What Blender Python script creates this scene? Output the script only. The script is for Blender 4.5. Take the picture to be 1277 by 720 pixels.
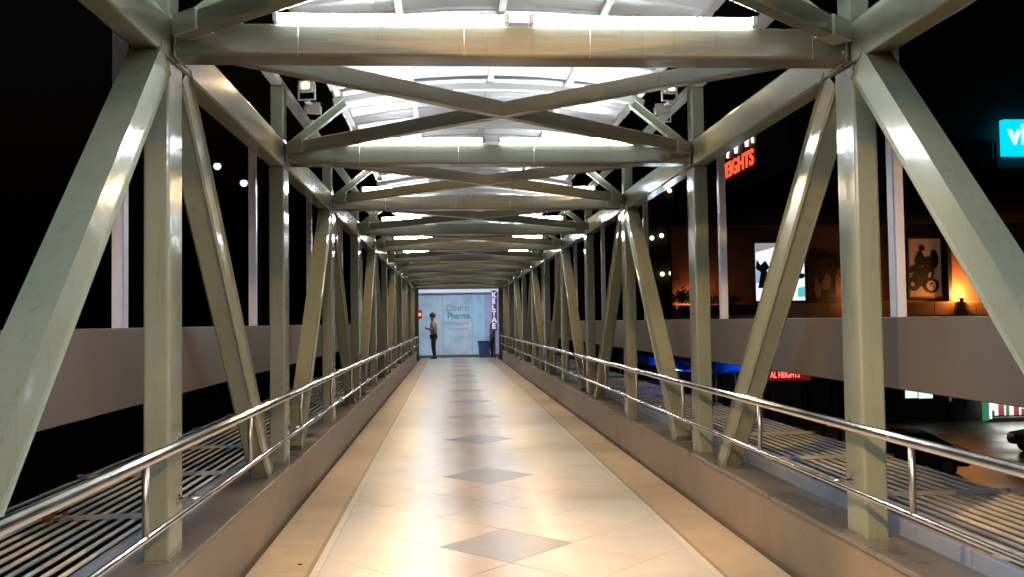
import bpy, bmesh, math, random
from mathutils import Vector, Matrix
random.seed(7)
R = math.radians
sc = bpy.context.scene
for o in list(bpy.data.objects): bpy.data.objects.remove(o)
COL = sc.collection

# ------------------------------------------------------------------ camera
FPX, W, H = 1100.0, 1277.0, 720.0
YAW, PITCH, ROLL = R(4.06), R(2.13), R(-0.83)
CAMP = Vector((-0.34, 0.0, 1.42))
cd = bpy.data.cameras.new('camera'); cam = bpy.data.objects.new('camera', cd); COL.objects.link(cam)
cd.sensor_width = 36.0; cd.lens = FPX / W * 36.0; cd.clip_start = 0.05; cd.clip_end = 2000
CROT = Matrix.Rotation(-YAW, 3, 'Z') @ Matrix.Rotation(math.pi/2 + PITCH, 3, 'X') @ Matrix.Rotation(ROLL, 3, 'Z')
cam.matrix_world = Matrix.Translation(CAMP) @ CROT.to_4x4()
sc.camera = cam
def at(px, py, D):
    """world point on the plane y = D that stands at picture position px, py"""
    v = CROT @ Vector(((px - W/2)/FPX, -(py - H/2)/FPX, -1.0))
    return CAMP + v * (D / v.y)

# ------------------------------------------------------------------ world: night sky
wd = bpy.data.worlds.new('World'); sc.world = wd; wd.use_nodes = True
wn = wd.node_tree.nodes; wl = wd.node_tree.links
bg = wn['Background']; sky = wn.new('ShaderNodeTexSky'); sky.sky_type = 'NISHITA'; sky.sun_disc = False
sky.sun_elevation = R(-4.0); sky.sun_rotation = R(200); sky.altitude = 50
wl.new(sky.outputs[0], bg.inputs[0]); bg.inputs[1].default_value = 0.10

# ------------------------------------------------------------------ exposure, sampling
sc.view_settings.view_transform = 'Standard'; sc.view_settings.look = 'None'
sc.view_settings.exposure = 0.18; sc.view_settings.gamma = 1.0
cy = sc.cycles
sc.render.engine = 'CYCLES'
cy.use_denoising = True; cy.denoiser = 'OPENIMAGEDENOISE'
cy.max_bounces = 6; cy.diffuse_bounces = 4; cy.glossy_bounces = 4; cy.transmission_bounces = 4
cy.sample_clamp_indirect = 6.0; cy.caustics_reflective = False; cy.caustics_refractive = False
cy.use_light_tree = True

TUBE_L = 150.0        # radiance of the white tubes
FLOOD_W = 70.0       # watts of a warm floodlight

# ------------------------------------------------------------------ materials
MATS = {}
def mat(name, col, rough=0.5, metal=0.0, var=0.0, vscale=3.0, bump=0.0, bscale=40.0, spec=0.5, objvar=0.0,
        emit=None, estr=0.0, rvar=0.0, coat=0.0, stretch=(1,1,1), streak=0.0, dirt=None, dscale=2.0, damt=0.5):
    m = bpy.data.materials.new(name); m.use_nodes = True
    n = m.node_tree.nodes; l = m.node_tree.links; p = n['Principled BSDF']
    p.inputs['Base Color'].default_value = (*col, 1); p.inputs['Roughness'].default_value = rough
    p.inputs['Metallic'].default_value = metal; p.inputs['Specular IOR Level'].default_value = spec
    p.inputs['Coat Weight'].default_value = coat; p.inputs['Coat Roughness'].default_value = 0.12
    tc = n.new('ShaderNodeTexCoord'); mp = n.new('ShaderNodeMapping'); mp.inputs['Scale'].default_value = stretch
    l.new(tc.outputs['Object'], mp.inputs[0])
    if objvar:
        oi = n.new('ShaderNodeObjectInfo')
        va = n.new('ShaderNodeVectorMath'); va.operation = 'MULTIPLY_ADD'
        va.inputs[1].default_value = (17.3, 9.1, 5.7)
        l.new(oi.outputs['Random'], va.inputs[0]); l.new(tc.outputs['Object'], va.inputs[2]); l.new(va.outputs[0], mp.inputs[0])
    if var or objvar:
        nz = n.new('ShaderNodeTexNoise'); nz.inputs['Scale'].default_value = vscale; nz.inputs['Detail'].default_value = 6
        l.new(mp.outputs[0], nz.inputs['Vector'])
        mr = n.new('ShaderNodeMapRange'); mr.inputs['From Min'].default_value = 0.25; mr.inputs['From Max'].default_value = 0.75
        mr.inputs['To Min'].default_value = 1 - var; mr.inputs['To Max'].default_value = 1 + var
        l.new(nz.outputs['Fac'], mr.inputs['Value'])
        out = mr.outputs[0]
        if objvar:
            m2 = n.new('ShaderNodeMapRange'); m2.inputs['To Min'].default_value = 1 - objvar; m2.inputs['To Max'].default_value = 1 + objvar
            l.new(oi.outputs['Random'], m2.inputs['Value'])
            mm = n.new('ShaderNodeMath'); mm.operation = 'MULTIPLY'; l.new(out, mm.inputs[0]); l.new(m2.outputs[0], mm.inputs[1]); out = mm.outputs[0]
        hs = n.new('ShaderNodeHueSaturation'); hs.inputs['Color'].default_value = (*col, 1)
        l.new(out, hs.inputs['Value']); src = hs.outputs[0]
        if dirt:
            nd = n.new('ShaderNodeTexNoise'); nd.inputs['Scale'].default_value = dscale; nd.inputs['Detail'].default_value = 8; nd.inputs['Roughness'].default_value = 0.65
            l.new(mp.outputs[0], nd.inputs['Vector'])
            rd = n.new('ShaderNodeMapRange'); rd.inputs['From Min'].default_value = 0.5; rd.inputs['From Max'].default_value = 0.75; rd.inputs['To Max'].default_value = damt
            l.new(nd.outputs['Fac'], rd.inputs['Value'])
            mx = n.new('ShaderNodeMix'); mx.data_type = 'RGBA'; l.new(rd.outputs[0], mx.inputs[0]); l.new(src, mx.inputs[6]); mx.inputs[7].default_value = (*dirt, 1)
            src = mx.outputs[2]
        if streak:      # drips and scratches running down the steel
            ms = n.new('ShaderNodeMapping'); ms.inputs['Scale'].default_value = (16, 16, 0.9); l.new(tc.outputs['Object'], ms.inputs[0])
            ns = n.new('ShaderNodeTexNoise'); ns.inputs['Scale'].default_value = 2.0; ns.inputs['Detail'].default_value = 7; ns.inputs['Roughness'].default_value = 0.7; l.new(ms.outputs[0], ns.inputs['Vector'])
            rs = n.new('ShaderNodeMapRange'); rs.inputs['From Min'].default_value = 0.56; rs.inputs['From Max'].default_value = 0.72; rs.inputs['To Max'].default_value = streak; l.new(ns.outputs['Fac'], rs.inputs['Value'])
            m3 = n.new('ShaderNodeMix'); m3.data_type = 'RGBA'; l.new(rs.outputs[0], m3.inputs[0]); l.new(src, m3.inputs[6]); m3.inputs[7].default_value = (0.10, 0.065, 0.035, 1)
            src = m3.outputs[2]
        l.new(src, p.inputs['Base Color'])
        if rvar:
            r2 = n.new('ShaderNodeMapRange'); r2.inputs['From Min'].default_value = 0.3; r2.inputs['From Max'].default_value = 0.7
            r2.inputs['To Min'].default_value = max(0.02, rough - rvar); r2.inputs['To Max'].default_value = rough + rvar
            l.new(nz.outputs['Fac'], r2.inputs['Value']); l.new(r2.outputs[0], p.inputs['Roughness'])
    if bump:
        nb = n.new('ShaderNodeTexNoise'); nb.inputs['Scale'].default_value = bscale; nb.inputs['Detail'].default_value = 3
        l.new(mp.outputs[0], nb.inputs['Vector'])
        b = n.new('ShaderNodeBump'); b.inputs['Strength'].default_value = bump; b.inputs['Distance'].default_value = 0.01
        l.new(nb.outputs['Fac'], b.inputs['Height']); l.new(b.outputs[0], p.inputs['Normal'])
    if emit:
        p.inputs['Emission Color'].default_value = (*emit, 1); p.inputs['Emission Strength'].default_value = estr
    MATS[name] = m
    return m
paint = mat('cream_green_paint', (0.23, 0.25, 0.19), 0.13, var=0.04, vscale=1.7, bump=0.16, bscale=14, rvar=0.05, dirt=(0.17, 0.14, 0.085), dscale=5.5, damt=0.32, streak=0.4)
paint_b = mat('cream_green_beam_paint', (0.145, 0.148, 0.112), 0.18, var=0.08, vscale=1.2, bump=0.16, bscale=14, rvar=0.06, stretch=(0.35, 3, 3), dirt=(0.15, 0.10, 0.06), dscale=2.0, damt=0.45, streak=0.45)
kerbm = mat('brown_kerb_paint', (0.24, 0.185, 0.135), 0.42, var=0.12, vscale=2.0, bump=0.15, bscale=30, dirt=(0.10, 0.08, 0.06), dscale=3, damt=0.4)
ledgem = mat('worn_brown_ledge', (0.17, 0.145, 0.12), 0.36, var=0.25, vscale=2.3, bump=0.15, bscale=24, rvar=0.12, dirt=(0.07, 0.06, 0.055), dscale=4, damt=0.6)
steel = mat('stainless_steel', (0.62, 0.61, 0.59), 0.22, 1.0, var=0.08, vscale=6, rvar=0.06)
steel2 = mat('dull_steel', (0.42, 0.40, 0.37), 0.38, 1.0, var=0.12, vscale=6, rvar=0.08)
rodm = mat('grey_painted_rod', (0.56, 0.59, 0.60), 0.45, var=0.2, vscale=4, dirt=(0.38, 0.32, 0.24), dscale=6, damt=0.35)
bluem = mat('blue_grey_edge', (0.24, 0.30, 0.42), 0.35, var=0.15, vscale=4, dirt=(0.15, 0.15, 0.16), dscale=5, damt=0.5)
bandm = mat('grey_brown_girder', (0.082, 0.070, 0.059), 0.6, var=0.08, vscale=1.2, bump=0.05, dirt=(0.05, 0.04, 0.033), dscale=1.5, damt=0.4, streak=0.3)
polem = mat('pale_lilac_pole', (0.74, 0.76, 0.92), 0.35, var=0.08, vscale=5)
roofm = mat('white_roof_sheet', (0.50, 0.52, 0.56), 0.32, var=0.12, vscale=2.5, objvar=0.30, rvar=0.08)
ribm = mat('grey_roof_steel', (0.36, 0.36, 0.33), 0.4, var=0.12, vscale=4)
concm = mat('concrete_slab', (0.20, 0.19, 0.18), 0.8, var=0.2, vscale=2)
groutm = mat('brown_grout', (0.22, 0.16, 0.11), 0.7, var=0.2, vscale=8)
housing = mat('white_lamp_housing', (0.75, 0.76, 0.80), 0.4)
capm = mat('grey_lamp_cap', (0.35, 0.35, 0.40), 0.4)
glow = mat('glowing_tube', (0.9, 0.9, 0.9), 0.4, emit=(0.88, 0.95, 1.0), estr=TUBE_L)
floodglass = mat('glowing_flood_glass', (0.9, 0.8, 0.7), 0.3, emit=(1.0, 0.80, 0.58), estr=45)
floodbody = mat('beige_flood_body', (0.45, 0.40, 0.33), 0.45)
black = mat('black_rubber', (0.015, 0.015, 0.015), 0.5)

def tile_mat(name, col, col2, rough, mid_lane):
    m = bpy.data.materials.new(name); m.use_nodes = True
    n = m.node_tree.nodes; l = m.node_tree.links; p = n['Principled BSDF']
    ge = n.new('ShaderNodeNewGeometry'); oi = n.new('ShaderNodeObjectInfo')
    va = n.new('ShaderNodeVectorMath'); va.operation = 'MULTIPLY_ADD'; va.inputs[1].default_value = (31.0, 17.0, 11.0)
    l.new(oi.outputs['Random'], va.inputs[0]); l.new(ge.outputs['Position'], va.inputs[2])
    nz = n.new('ShaderNodeTexNoise'); nz.inputs['Scale'].default_value = 3.2; nz.inputs['Detail'].default_value = 4; nz.inputs['Roughness'].default_value = 0.45; nz.inputs['Distortion'].default_value = 0.8
    l.new(va.outputs[0], nz.inputs['Vector'])
    wv = n.new('ShaderNodeTexNoise'); wv.inputs['Scale'].default_value = 11; wv.inputs['Detail'].default_value = 5; wv.inputs['Distortion'].default_value = 0.6
    l.new(va.outputs[0], wv.inputs['Vector'])
    cr = n.new('ShaderNodeValToRGB'); cr.color_ramp.elements[0].position = 0.25; cr.color_ramp.elements[1].position = 0.75
    cr.color_ramp.elements[0].color = (*col2, 1); cr.color_ramp.elements[1].color = (*col, 1)
    l.new(nz.outputs['Fac'], cr.inputs[0])
    hs = n.new('ShaderNodeHueSaturation'); l.new(cr.outputs[0], hs.inputs['Color'])
    mr = n.new('ShaderNodeMapRange'); mr.inputs['To Min'].default_value = 0.95; mr.inputs['To Max'].default_value = 1.04
    l.new(oi.outputs['Random'], mr.inputs['Value']); l.new(mr.outputs[0], hs.inputs['Value'])
    l.new(hs.outputs[0], p.inputs['Base Color'])
    p.inputs['Roughness'].default_value = rough
    sn = n.new('ShaderNodeTexNoise'); sn.inputs['Scale'].default_value = 2.3; sn.inputs['Detail'].default_value = 9; sn.inputs['Roughness'].default_value = 0.7
    l.new(ge.outputs['Position'], sn.inputs['Vector'])
    sr = n.new('ShaderNodeMapRange'); sr.inputs['From Min'].default_value = 0.52; sr.inputs['From Max'].default_value = 0.72; sr.inputs['To Max'].default_value = 0.30; l.new(sn.outputs['Fac'], sr.inputs['Value'])
    sm = n.new('ShaderNodeMix'); sm.data_type = 'RGBA'; l.new(sr.outputs[0], sm.inputs[0]); l.new(hs.outputs[0], sm.inputs[6]); sm.inputs[7].default_value = (col2[0]*.55, col2[1]*.52, col2[2]*.5, 1)
    l.new(sm.outputs[2], p.inputs['Base Color'])
    if mid_lane:      # browner colour in a soft-edged lane along the middle of the walkway
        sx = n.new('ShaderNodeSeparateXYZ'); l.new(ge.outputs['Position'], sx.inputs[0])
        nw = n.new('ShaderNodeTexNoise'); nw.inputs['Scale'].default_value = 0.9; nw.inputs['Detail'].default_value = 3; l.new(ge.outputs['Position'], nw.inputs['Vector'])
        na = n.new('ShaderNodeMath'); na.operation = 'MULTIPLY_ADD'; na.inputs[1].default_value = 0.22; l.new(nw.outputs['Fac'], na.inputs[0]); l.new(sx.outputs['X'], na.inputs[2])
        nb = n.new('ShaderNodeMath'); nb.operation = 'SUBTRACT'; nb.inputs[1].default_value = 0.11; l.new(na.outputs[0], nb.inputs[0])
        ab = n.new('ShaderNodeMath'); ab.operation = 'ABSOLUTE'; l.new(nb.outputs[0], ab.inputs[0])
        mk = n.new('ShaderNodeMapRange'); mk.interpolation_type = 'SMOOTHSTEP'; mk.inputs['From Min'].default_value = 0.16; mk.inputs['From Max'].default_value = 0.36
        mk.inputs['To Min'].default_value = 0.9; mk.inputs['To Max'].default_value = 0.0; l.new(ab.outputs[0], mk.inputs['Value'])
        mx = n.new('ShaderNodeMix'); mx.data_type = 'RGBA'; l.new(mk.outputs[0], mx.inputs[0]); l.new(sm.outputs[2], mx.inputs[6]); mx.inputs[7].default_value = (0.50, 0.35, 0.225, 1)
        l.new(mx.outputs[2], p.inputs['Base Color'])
    return m
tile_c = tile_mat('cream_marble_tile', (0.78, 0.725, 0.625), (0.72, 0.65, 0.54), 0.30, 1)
tile_b = tile_mat('tan_border_tile', (0.62, 0.46, 0.28), (0.54, 0.385, 0.22), 0.33, 0)
tile_g = tile_mat('grey_diamond_tile', (0.32, 0.285, 0.25), (0.27, 0.235, 0.20), 0.33, 0)
tile_s = tile_mat('pale_strip_tile', (0.84, 0.76, 0.64), (0.78, 0.69, 0.56), 0.31, 0)
tile_d = tile_mat('brown_strip_tile', (0.44, 0.31, 0.19), (0.38, 0.26, 0.16), 0.33, 0)

# ------------------------------------------------------------------ builders
def box(bm, x0, x1, y0, y1, z0, z1, bev=0.0, seg=2):
    r = bmesh.ops.create_cube(bm, size=1.0); vs = r['verts']
    for v in vs:
        v.co = Vector(((x0+x1)/2 + v.co.x*(x1-x0), (y0+y1)/2 + v.co.y*(y1-y0), (z0+z1)/2 + v.co.z*(z1-z0)))
    if bev:
        es = list({e for v in vs for e in v.link_edges})
        bmesh.ops.bevel(bm, geom=es, offset=bev, segments=seg, affect='EDGES', profile=0.5)
def frame_of(p0, p1, up):
    d = (p1 - p0).normalized(); s = d.cross(up)
    if s.length < 1e-4: s = d.cross(Vector((1, 0, 0)))
    s.normalize(); u = s.cross(d).normalized()
    return d, s, u
def bar(bm, p0, p1, w, h, up=Vector((0, 0, 1)), bev=0.0):
    p0 = Vector(p0); p1 = Vector(p1); d, s, u = frame_of(p0, p1, up); L = (p1 - p0).length
    r = bmesh.ops.create_cube(bm, size=1.0); vs = r['verts']; c = (p0 + p1)/2
    for v in vs: v.co = c + s*(v.co.x*w) + d*(v.co.y*L) + u*(v.co.z*h)
    if bev:
        es = list({e for v in vs for e in v.link_edges})
        bmesh.ops.bevel(bm, geom=es, offset=bev, segments=2, affect='EDGES', profile=0.5)
def tube(bm, p0, p1, r0, r1=None, n=12):
    p0 = Vector(p0); p1 = Vector(p1); r1 = r0 if r1 is None else r1
    d, s, u = frame_of(p0, p1, Vector((0, 0, 1)))
    a = [bm.verts.new(p0 + (s*math.cos(t) + u*math.sin(t))*r0) for t in [2*math.pi*i/n for i in range(n)]]
    b = [bm.verts.new(p1 + (s*math.cos(t) + u*math.sin(t))*r1) for t in [2*math.pi*i/n for i in range(n)]]
    for i in range(n):
        f = bm.faces.new((a[i], a[(i+1) % n], b[(i+1) % n], b[i])); f.smooth = True
    bm.faces.new(a[::-1]); bm.faces.new(b)
def mesh(name, fn, m):
    bm = bmesh.new(); fn(bm); bmesh.ops.recalc_face_normals(bm, faces=bm.faces)
    me = bpy.data.meshes.new(name); bm.to_mesh(me); bm.free()
    if m: me.materials.append(m)
    return me
def put(name, me, parent=None, loc=(0, 0, 0), rot=None, scale=None):
    o = bpy.data.objects.new(name, me); COL.objects.link(o); o.location = loc
    if rot: o.rotation_euler = rot
    if scale: o.scale = scale
    if parent: o.parent = parent
    return o
def part(name, fn, m, parent=None, loc=(0, 0, 0), rot=None):
    return put(name, mesh(name, fn, m), parent, loc, rot)
def thing(name, label, cat, loc=(0, 0, 0), group=None, rot=None):
    o = bpy.data.objects.new(name, None); COL.objects.link(o); o.location = loc; o.empty_display_size = 0.1
    if rot: o.rotation_euler = rot
    return tag(o, label, cat, group)
def tag(o, label, cat, group=None):
    o['label'] = label; o['category'] = cat
    if group: o['group'] = group
    return o
def structure(o): o['kind'] = 'structure'; return o
def letters(name, s, size, m, parent, loc, rot, ext=0.01, sx=1.0, align='LEFT', bold=0.0):
    cu = bpy.data.curves.new('t', 'FONT'); cu.body = s; cu.size = size; cu.extrude = ext; cu.align_x = align; cu.offset = bold
    t = bpy.data.objects.new('t', cu); COL.objects.link(t)
    bpy.context.view_layer.update()
    me = bpy.data.meshes.new_from_object(t.evaluated_get(bpy.context.evaluated_depsgraph_get()))
    bpy.data.objects.remove(t); me.materials.clear(); me.materials.append(m)
    return put(name, me, parent, loc, rot, (sx, 1, 1))
ORD = ['zeroth', 'nearest', 'second', 'third', 'fourth', 'fifth', 'sixth', 'seventh', 'eighth', 'ninth', 'tenth', 'eleventh']

# ------------------------------------------------------------------ dimensions (metres)
SP = 2.76
def fy(k): return 4.14 + SP*(k - 1)
K0, K1 = -2, 11
PI_, PW, PD = 1.59, 0.115, 0.20          # post inner face, width, depth
PX = PI_ + PW/2
KERB, LEDGE = 1.54, 0.375
ZS, ZT = 2.65, 2.80                        # cross beam soffit and top
YA, YB = fy(K0) - 0.6, 36.0
SKEW = {1: 1, -1: -1}

# ------------------------------------------------------------------ ground
GZ = -4.2
asph = mat('night_asphalt', (0.05, 0.05, 0.05), 0.42, var=0.3, vscale=0.4, bump=0.3, bscale=30, rvar=0.12)
gr = structure(part('ground', lambda bm: box(bm, -300, 300, -150, 600, GZ - 0.5, GZ), asph))

# ------------------------------------------------------------------ floor and tiles
floor = structure(part('floor', lambda bm: box(bm, -KERB + 0.03, KERB - 0.03, YA, YB, -0.30, -0.004), groutm))
T = 0.6; D2 = T*math.sqrt(2)/2; FX = 1.10; Y0 = 5.66
def clip(poly, a, b, c):                   # keep a*x+b*y<=c
    out = []
    for i in range(len(poly)):
        p, q = poly[i], poly[(i+1) % len(poly)]
        dp, dq = a*p[0] + b*p[1] - c, a*q[0] + b*q[1] - c
        if dp <= 0: out.append(p)
        if dp*dq < 0:
            t = dp/(dp - dq); out.append((p[0] + (q[0]-p[0])*t, p[1] + (q[1]-p[1])*t))
    return out
def prism(bm, poly, z0, z1, ch=0.0012):
    n = len(poly); cx = sum(p[0] for p in poly)/n; cyy = sum(p[1] for p in poly)/n
    lo = [bm.verts.new((p[0], p[1], z0)) for p in poly]
    mi = [bm.verts.new((p[0], p[1], z1 - ch)) for p in poly]
    def sh(p):
        v = Vector((cx - p[0], cyy - p[1], 0)); v.normalize(); return (p[0] + v.x*ch*1.4, p[1] + v.y*ch*1.4, z1)
    hi = [bm.verts.new(sh(p)) for p in poly]
    bm.faces.new(hi)
    for i in range(n):
        j = (i+1) % n
        bm.faces.new((lo[i], lo[j], mi[j], mi[i])); bm.faces.new((mi[i], mi[j], hi[j], hi[i]))
g = 0.0020*math.sqrt(2)
full = [(D2 - g, 0), (0, D2 - g), (-D2 + g, 0), (0, -D2 + g)]
def tilemesh(poly, m): return mesh('tile', lambda bm: prism(bm, poly, -0.012, 0.0), m)
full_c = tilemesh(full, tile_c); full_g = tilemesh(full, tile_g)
half = {}
YN = 15.5
far_polys = []
jn = int((36 - (-2))/D2) + 2
for j in range(-9, jn):
    yc = Y0 + j*D2
    if yc > 36 - D2: continue
    for i in range(-3, 4):
        if (i + j) % 2: continue
        xc = i*D2
        grey = (i == 0 and j % 6 == 0)
        poly = clip(clip([(p[0] + xc, p[1]) for p in full], 1, 0, FX), -1, 0, FX)
        if len(poly) < 3: continue
        if max(p[0] for p in poly) - min(p[0] for p in poly) < 0.03: continue
        if yc > YN and not grey:
            far_polys.append([(p[0], p[1] + yc) for p in poly]); continue
        if abs(xc) + D2 <= FX + 0.001: me = full_g if grey else full_c
        else:
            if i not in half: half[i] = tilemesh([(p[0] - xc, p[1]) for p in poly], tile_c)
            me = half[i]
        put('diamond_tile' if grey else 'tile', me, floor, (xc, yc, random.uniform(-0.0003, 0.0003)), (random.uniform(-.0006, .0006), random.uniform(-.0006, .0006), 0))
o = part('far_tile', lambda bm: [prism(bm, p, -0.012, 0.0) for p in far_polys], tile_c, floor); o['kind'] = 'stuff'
BW = KERB - 0.028 - (FX + 0.075)
bt = tilemesh([(-BW/2, -0.2985), (BW/2, -0.2985), (BW/2, 0.2985), (-BW/2, 0.2985)], tile_b)
st = mesh('strip', lambda bm: prism(bm, [(-0.0235, -0.5985), (0.0235, -0.5985), (0.0235, 0.5985), (-0.0235, 0.5985)], -0.012, 0.0), tile_s)
sd = mesh('strip', lambda bm: prism(bm, [(-0.0105, -0.5985), (0.0105, -0.5985), (0.0105, 0.5985), (-0.0105, 0.5985)], -0.012, 0.0), tile_d)
for s in (-1, 1):
    y = -2.0
    while y < 35.6:
        put('border_tile', bt, floor, (s*(FX + 0.075 + BW/2), y + 0.3 + (0.1 if s > 0 else 0), random.uniform(-0.0003, 0.0003)))
        y += 0.6
    y = -2.0
    while y < 34.8:
        put('pale_strip', st, floor, (s*(FX + 0.026), y + 0.6, 0)); put('brown_strip', sd, floor, (s*(FX + 0.063), y + 0.6, 0)); y += 1.2

# ------------------------------------------------------------------ the footbridge
br = thing('footbridge', 'covered steel footbridge with cream-green truss posts, cross beams and white roof', 'footbridge')
part('deck_slab', lambda bm: box(bm, -1.84, 1.84, YA, YB, -0.62, -0.305), concm, br)
for s in (-1, 1):
    a, b = sorted((s*KERB, s*1.80))
    k = part('kerb', lambda bm: box(bm, a, b, YA, 31.9, -0.30, LEDGE - 0.03, 0.004), kerbm, br)
    a2, b2 = sorted((s*(KERB - 0.012), s*1.80))
    part('ledge', lambda bm: box(bm, a2, b2, YA, 31.9, LEDGE - 0.028, LEDGE, 0.006), ledgem, k)
    a, b = sorted((s*1.795, s*1.835))
    y = YA
    while y < 31:
        part('edge_angle', lambda bm: box(bm, a, b, 0.004, SP - 0.006, LEDGE - 0.05, LEDGE + 0.075, 0.004), bluem, k, (0, y, 0)); y += SP
    # outer girder band
    a, b = sorted((s*1.83, s*1.91))
    gd = part('side_girder', lambda bm: box(bm, a, b, YA, 33.0, 1.062 if s > 0 else 1.045, 1.415, 0.006), bandm, br)
post_me = mesh('post', lambda bm: box(bm, -PW/2, PW/2, -PD/2, PD/2, LEDGE, ZS - 0.022, 0.012), paint)
stub_me = mesh('stub', lambda bm: box(bm, -PW/2 + .008, PW/2 - .008, -0.07, 0.07, 2.83, 3.26, 0.010), paint)
base_me = mesh('base', lambda bm: box(bm, -PW/2 - .004, PW/2 + .004, -PD/2 - .006, PD/2 + .006, LEDGE, LEDGE + 0.006, 0.002), paint)
chord_me = mesh('chord', lambda bm: box(bm, -0.06, 0.06, -SP/2 + .002, SP/2 - .002, ZS - 0.02, ZT + 0.03, 0.012), paint)
node_me = mesh('node_plate', lambda bm: box(bm, -0.067, 0.067, -0.19, 0.19, ZS - 0.055, ZS + 0.15, 0.004), paint)
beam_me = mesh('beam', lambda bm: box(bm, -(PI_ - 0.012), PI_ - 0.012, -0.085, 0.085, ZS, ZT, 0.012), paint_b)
pole_me = mesh('outer_post', lambda bm: [box(bm, -0.027, 0.027, -0.006, 0.0, 1.415, 2.86), box(bm, -0.027, -0.021, 0.0, 0.05, 1.415, 2.86), box(bm, 0.021, 0.027, 0.0, 0.05, 1.415, 2.86)], polem)
arm_me = mesh('bracket', lambda bm: box(bm, -0.14, 0.0, -0.02, 0.02, 2.74, 2.78), polem)
gus_me = mesh('gusset', lambda bm: box(bm, -0.085, 0.085, -0.05, 0.05, -0.047, 0.047, 0.004), paint)
diag = {}
for s in (-1, 1):
    for k in range(K0, K1 + 1):
        y = fy(k)
        p = put('post', post_me, br, (s*PX, y, 0)); put('base_plate', base_me, p)
        put('roof_stub', stub_me, br, (s*PX, y, 0))
        q = put('outer_post', pole_me, br, (s*1.855, y + 0.02, 0))
        put('bracket', arm_me, q, rot=(0, 0, 0 if s > 0 else math.pi))
        if k < K1: put('top_chord', chord_me, br, (s*PX, y + SP/2, 0))
        if k % 2:                              # peaks of the A shapes
            for dd in (-1, 1):
                if (dd > 0 and k == K1): continue
                if dd not in diag:
                    diag[dd] = mesh('diagonal', lambda bm: bar(bm, (0, dd*0.16, ZS - 0.04), (0, dd*(SP - 0.62), LEDGE - 0.0), PW - 0.01, 0.155, Vector((0, -dd, 0.2)), 0.012), paint)
                dg = put('diagonal_brace', diag[dd], br, (s*PX, y, 0))
                put('base_plate', base_me, dg, (0, dd*(SP - 0.62), 0))
eplate_me = mesh('end_plate', lambda bm: box(bm, -0.005, 0.005, -0.098, 0.098, ZS - 0.012, ZT + 0.012, 0.002), paint)
bbolt_me = mesh('bolt', lambda bm: tube(bm, (-0.009, 0, 0), (0.009, 0, 0), 0.009, n=6), paint)
for k in range(K0, K1 + 1):
    cb = put('cross_beam', beam_me, br, (0, fy(k), 0))
    for s in (-1, 1):
        put('end_plate', eplate_me, cb, (s*(PI_ - 0.022), 0, 0))
        for zz in (ZS + 0.03, ZT - 0.03): put('bolt', bbolt_me, cb, (s*(PI_ - 0.034), -0.091, zz))
wire_me = mesh('wire', lambda bm: tube(bm, (0, -0.0885, ZS - 0.002), (0.004, -0.0885, ZT + 0.004), 0.0013, n=6), floodbody)
for k in (1, 2, 3):
    for wx in (-1.02, -0.26, 0.33, 1.40): put('wire', wire_me, br, (wx, fy(k), 0))
# roof-plane X bracing between the beams
XB = []
for s in (-1, 1):
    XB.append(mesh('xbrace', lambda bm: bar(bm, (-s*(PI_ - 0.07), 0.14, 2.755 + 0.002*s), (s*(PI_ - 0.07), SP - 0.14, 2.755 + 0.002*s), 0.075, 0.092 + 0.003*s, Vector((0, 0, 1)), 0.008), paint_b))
ang = math.atan2(SP - 0.28, 2*(PI_ - 0.07))
for k in range(K0, K1):
    for i, s in enumerate((-1, 1)):
        x = put('roof_brace', XB[i], br, (0, fy(k), 0))
        put('gusset', gus_me, x, (s*(PI_ - 0.13), SP - 0.19, 2.756), (0, 0, s*ang))
# roof: barrel vault
EX, EZ, RISE = 1.24, 3.22, 0.13
RR = (EX*EX + RISE*RISE)/(2*RISE); CZ = EZ + RISE - RR; A = math.asin(EX/RR)
def arc(t, off=0.0): return Vector((math.sin(t)*(RR + off), 0, CZ + math.cos(t)*(RR + off)))
roof = bpy.data.objects.new('roof', None); COL.objects.link(roof); roof.parent = br; roof['label'] = 'white corrugated barrel roof over the footbridge'
SHW = SP/3
def sheet(bm):
    prof = []
    n = 3; pw = SHW/n
    for i in range(n):
        for f, z in ((0.0, 0.0), (0.30, 0.0), (0.36, 0.014), (0.46, 0.014), (0.52, 0.0)):
            prof.append(((i + f)*pw, z))
    prof.append((SHW + 0.012, 0.0))
    N = 20; rows = []
    for i in range(N + 1):
        t = -A + 2*A*i/N
        rows.append([bm.verts.new(arc(t, z) + Vector((0, y - SHW/2, 0))) for y, z in prof])
    for i in range(N):
        for j in range(len(prof) - 1):
            bm.faces.new((rows[i][j], rows[i+1][j], rows[i+1][j+1], rows[i][j+1]))
    fs = list(bm.faces)
    r = bmesh.ops.extrude_face_region(bm, geom=fs)
    for v in r['geom']:
        if isinstance(v, bmesh.types.BMVert):
            d = Vector((v.co.x, 0, v.co.z - CZ)).normalized(); v.co += d*0.004
sheet_me = mesh('roof_sheet', sheet, roofm)
y = fy(K0) - SHW/2; i = 0
while y < 33.2:
    put('roof_sheet', sheet_me, roof, (0, y + SHW/2, 0.0003*(i % 3))); y += SHW; i += 1
def ribfn(bm):
    N = 16
    for i in range(N):
        t0 = -A + 2*A*i/N; t1 = -A + 2*A*(i+1)/N
        bar(bm, arc(t0, -0.075), arc(t1, -0.075), 0.05, 0.05, Vector((0, 1, 0)))
rib_me = mesh('arch_rib', ribfn, ribm)
for k in range(K0, K1 + 1):
    put('arch_rib', rib_me, roof, (0, fy(k), 0))
    if k < K1: put('arch_rib', rib_me, roof, (0, fy(k) + SP/2, 0))
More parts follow.
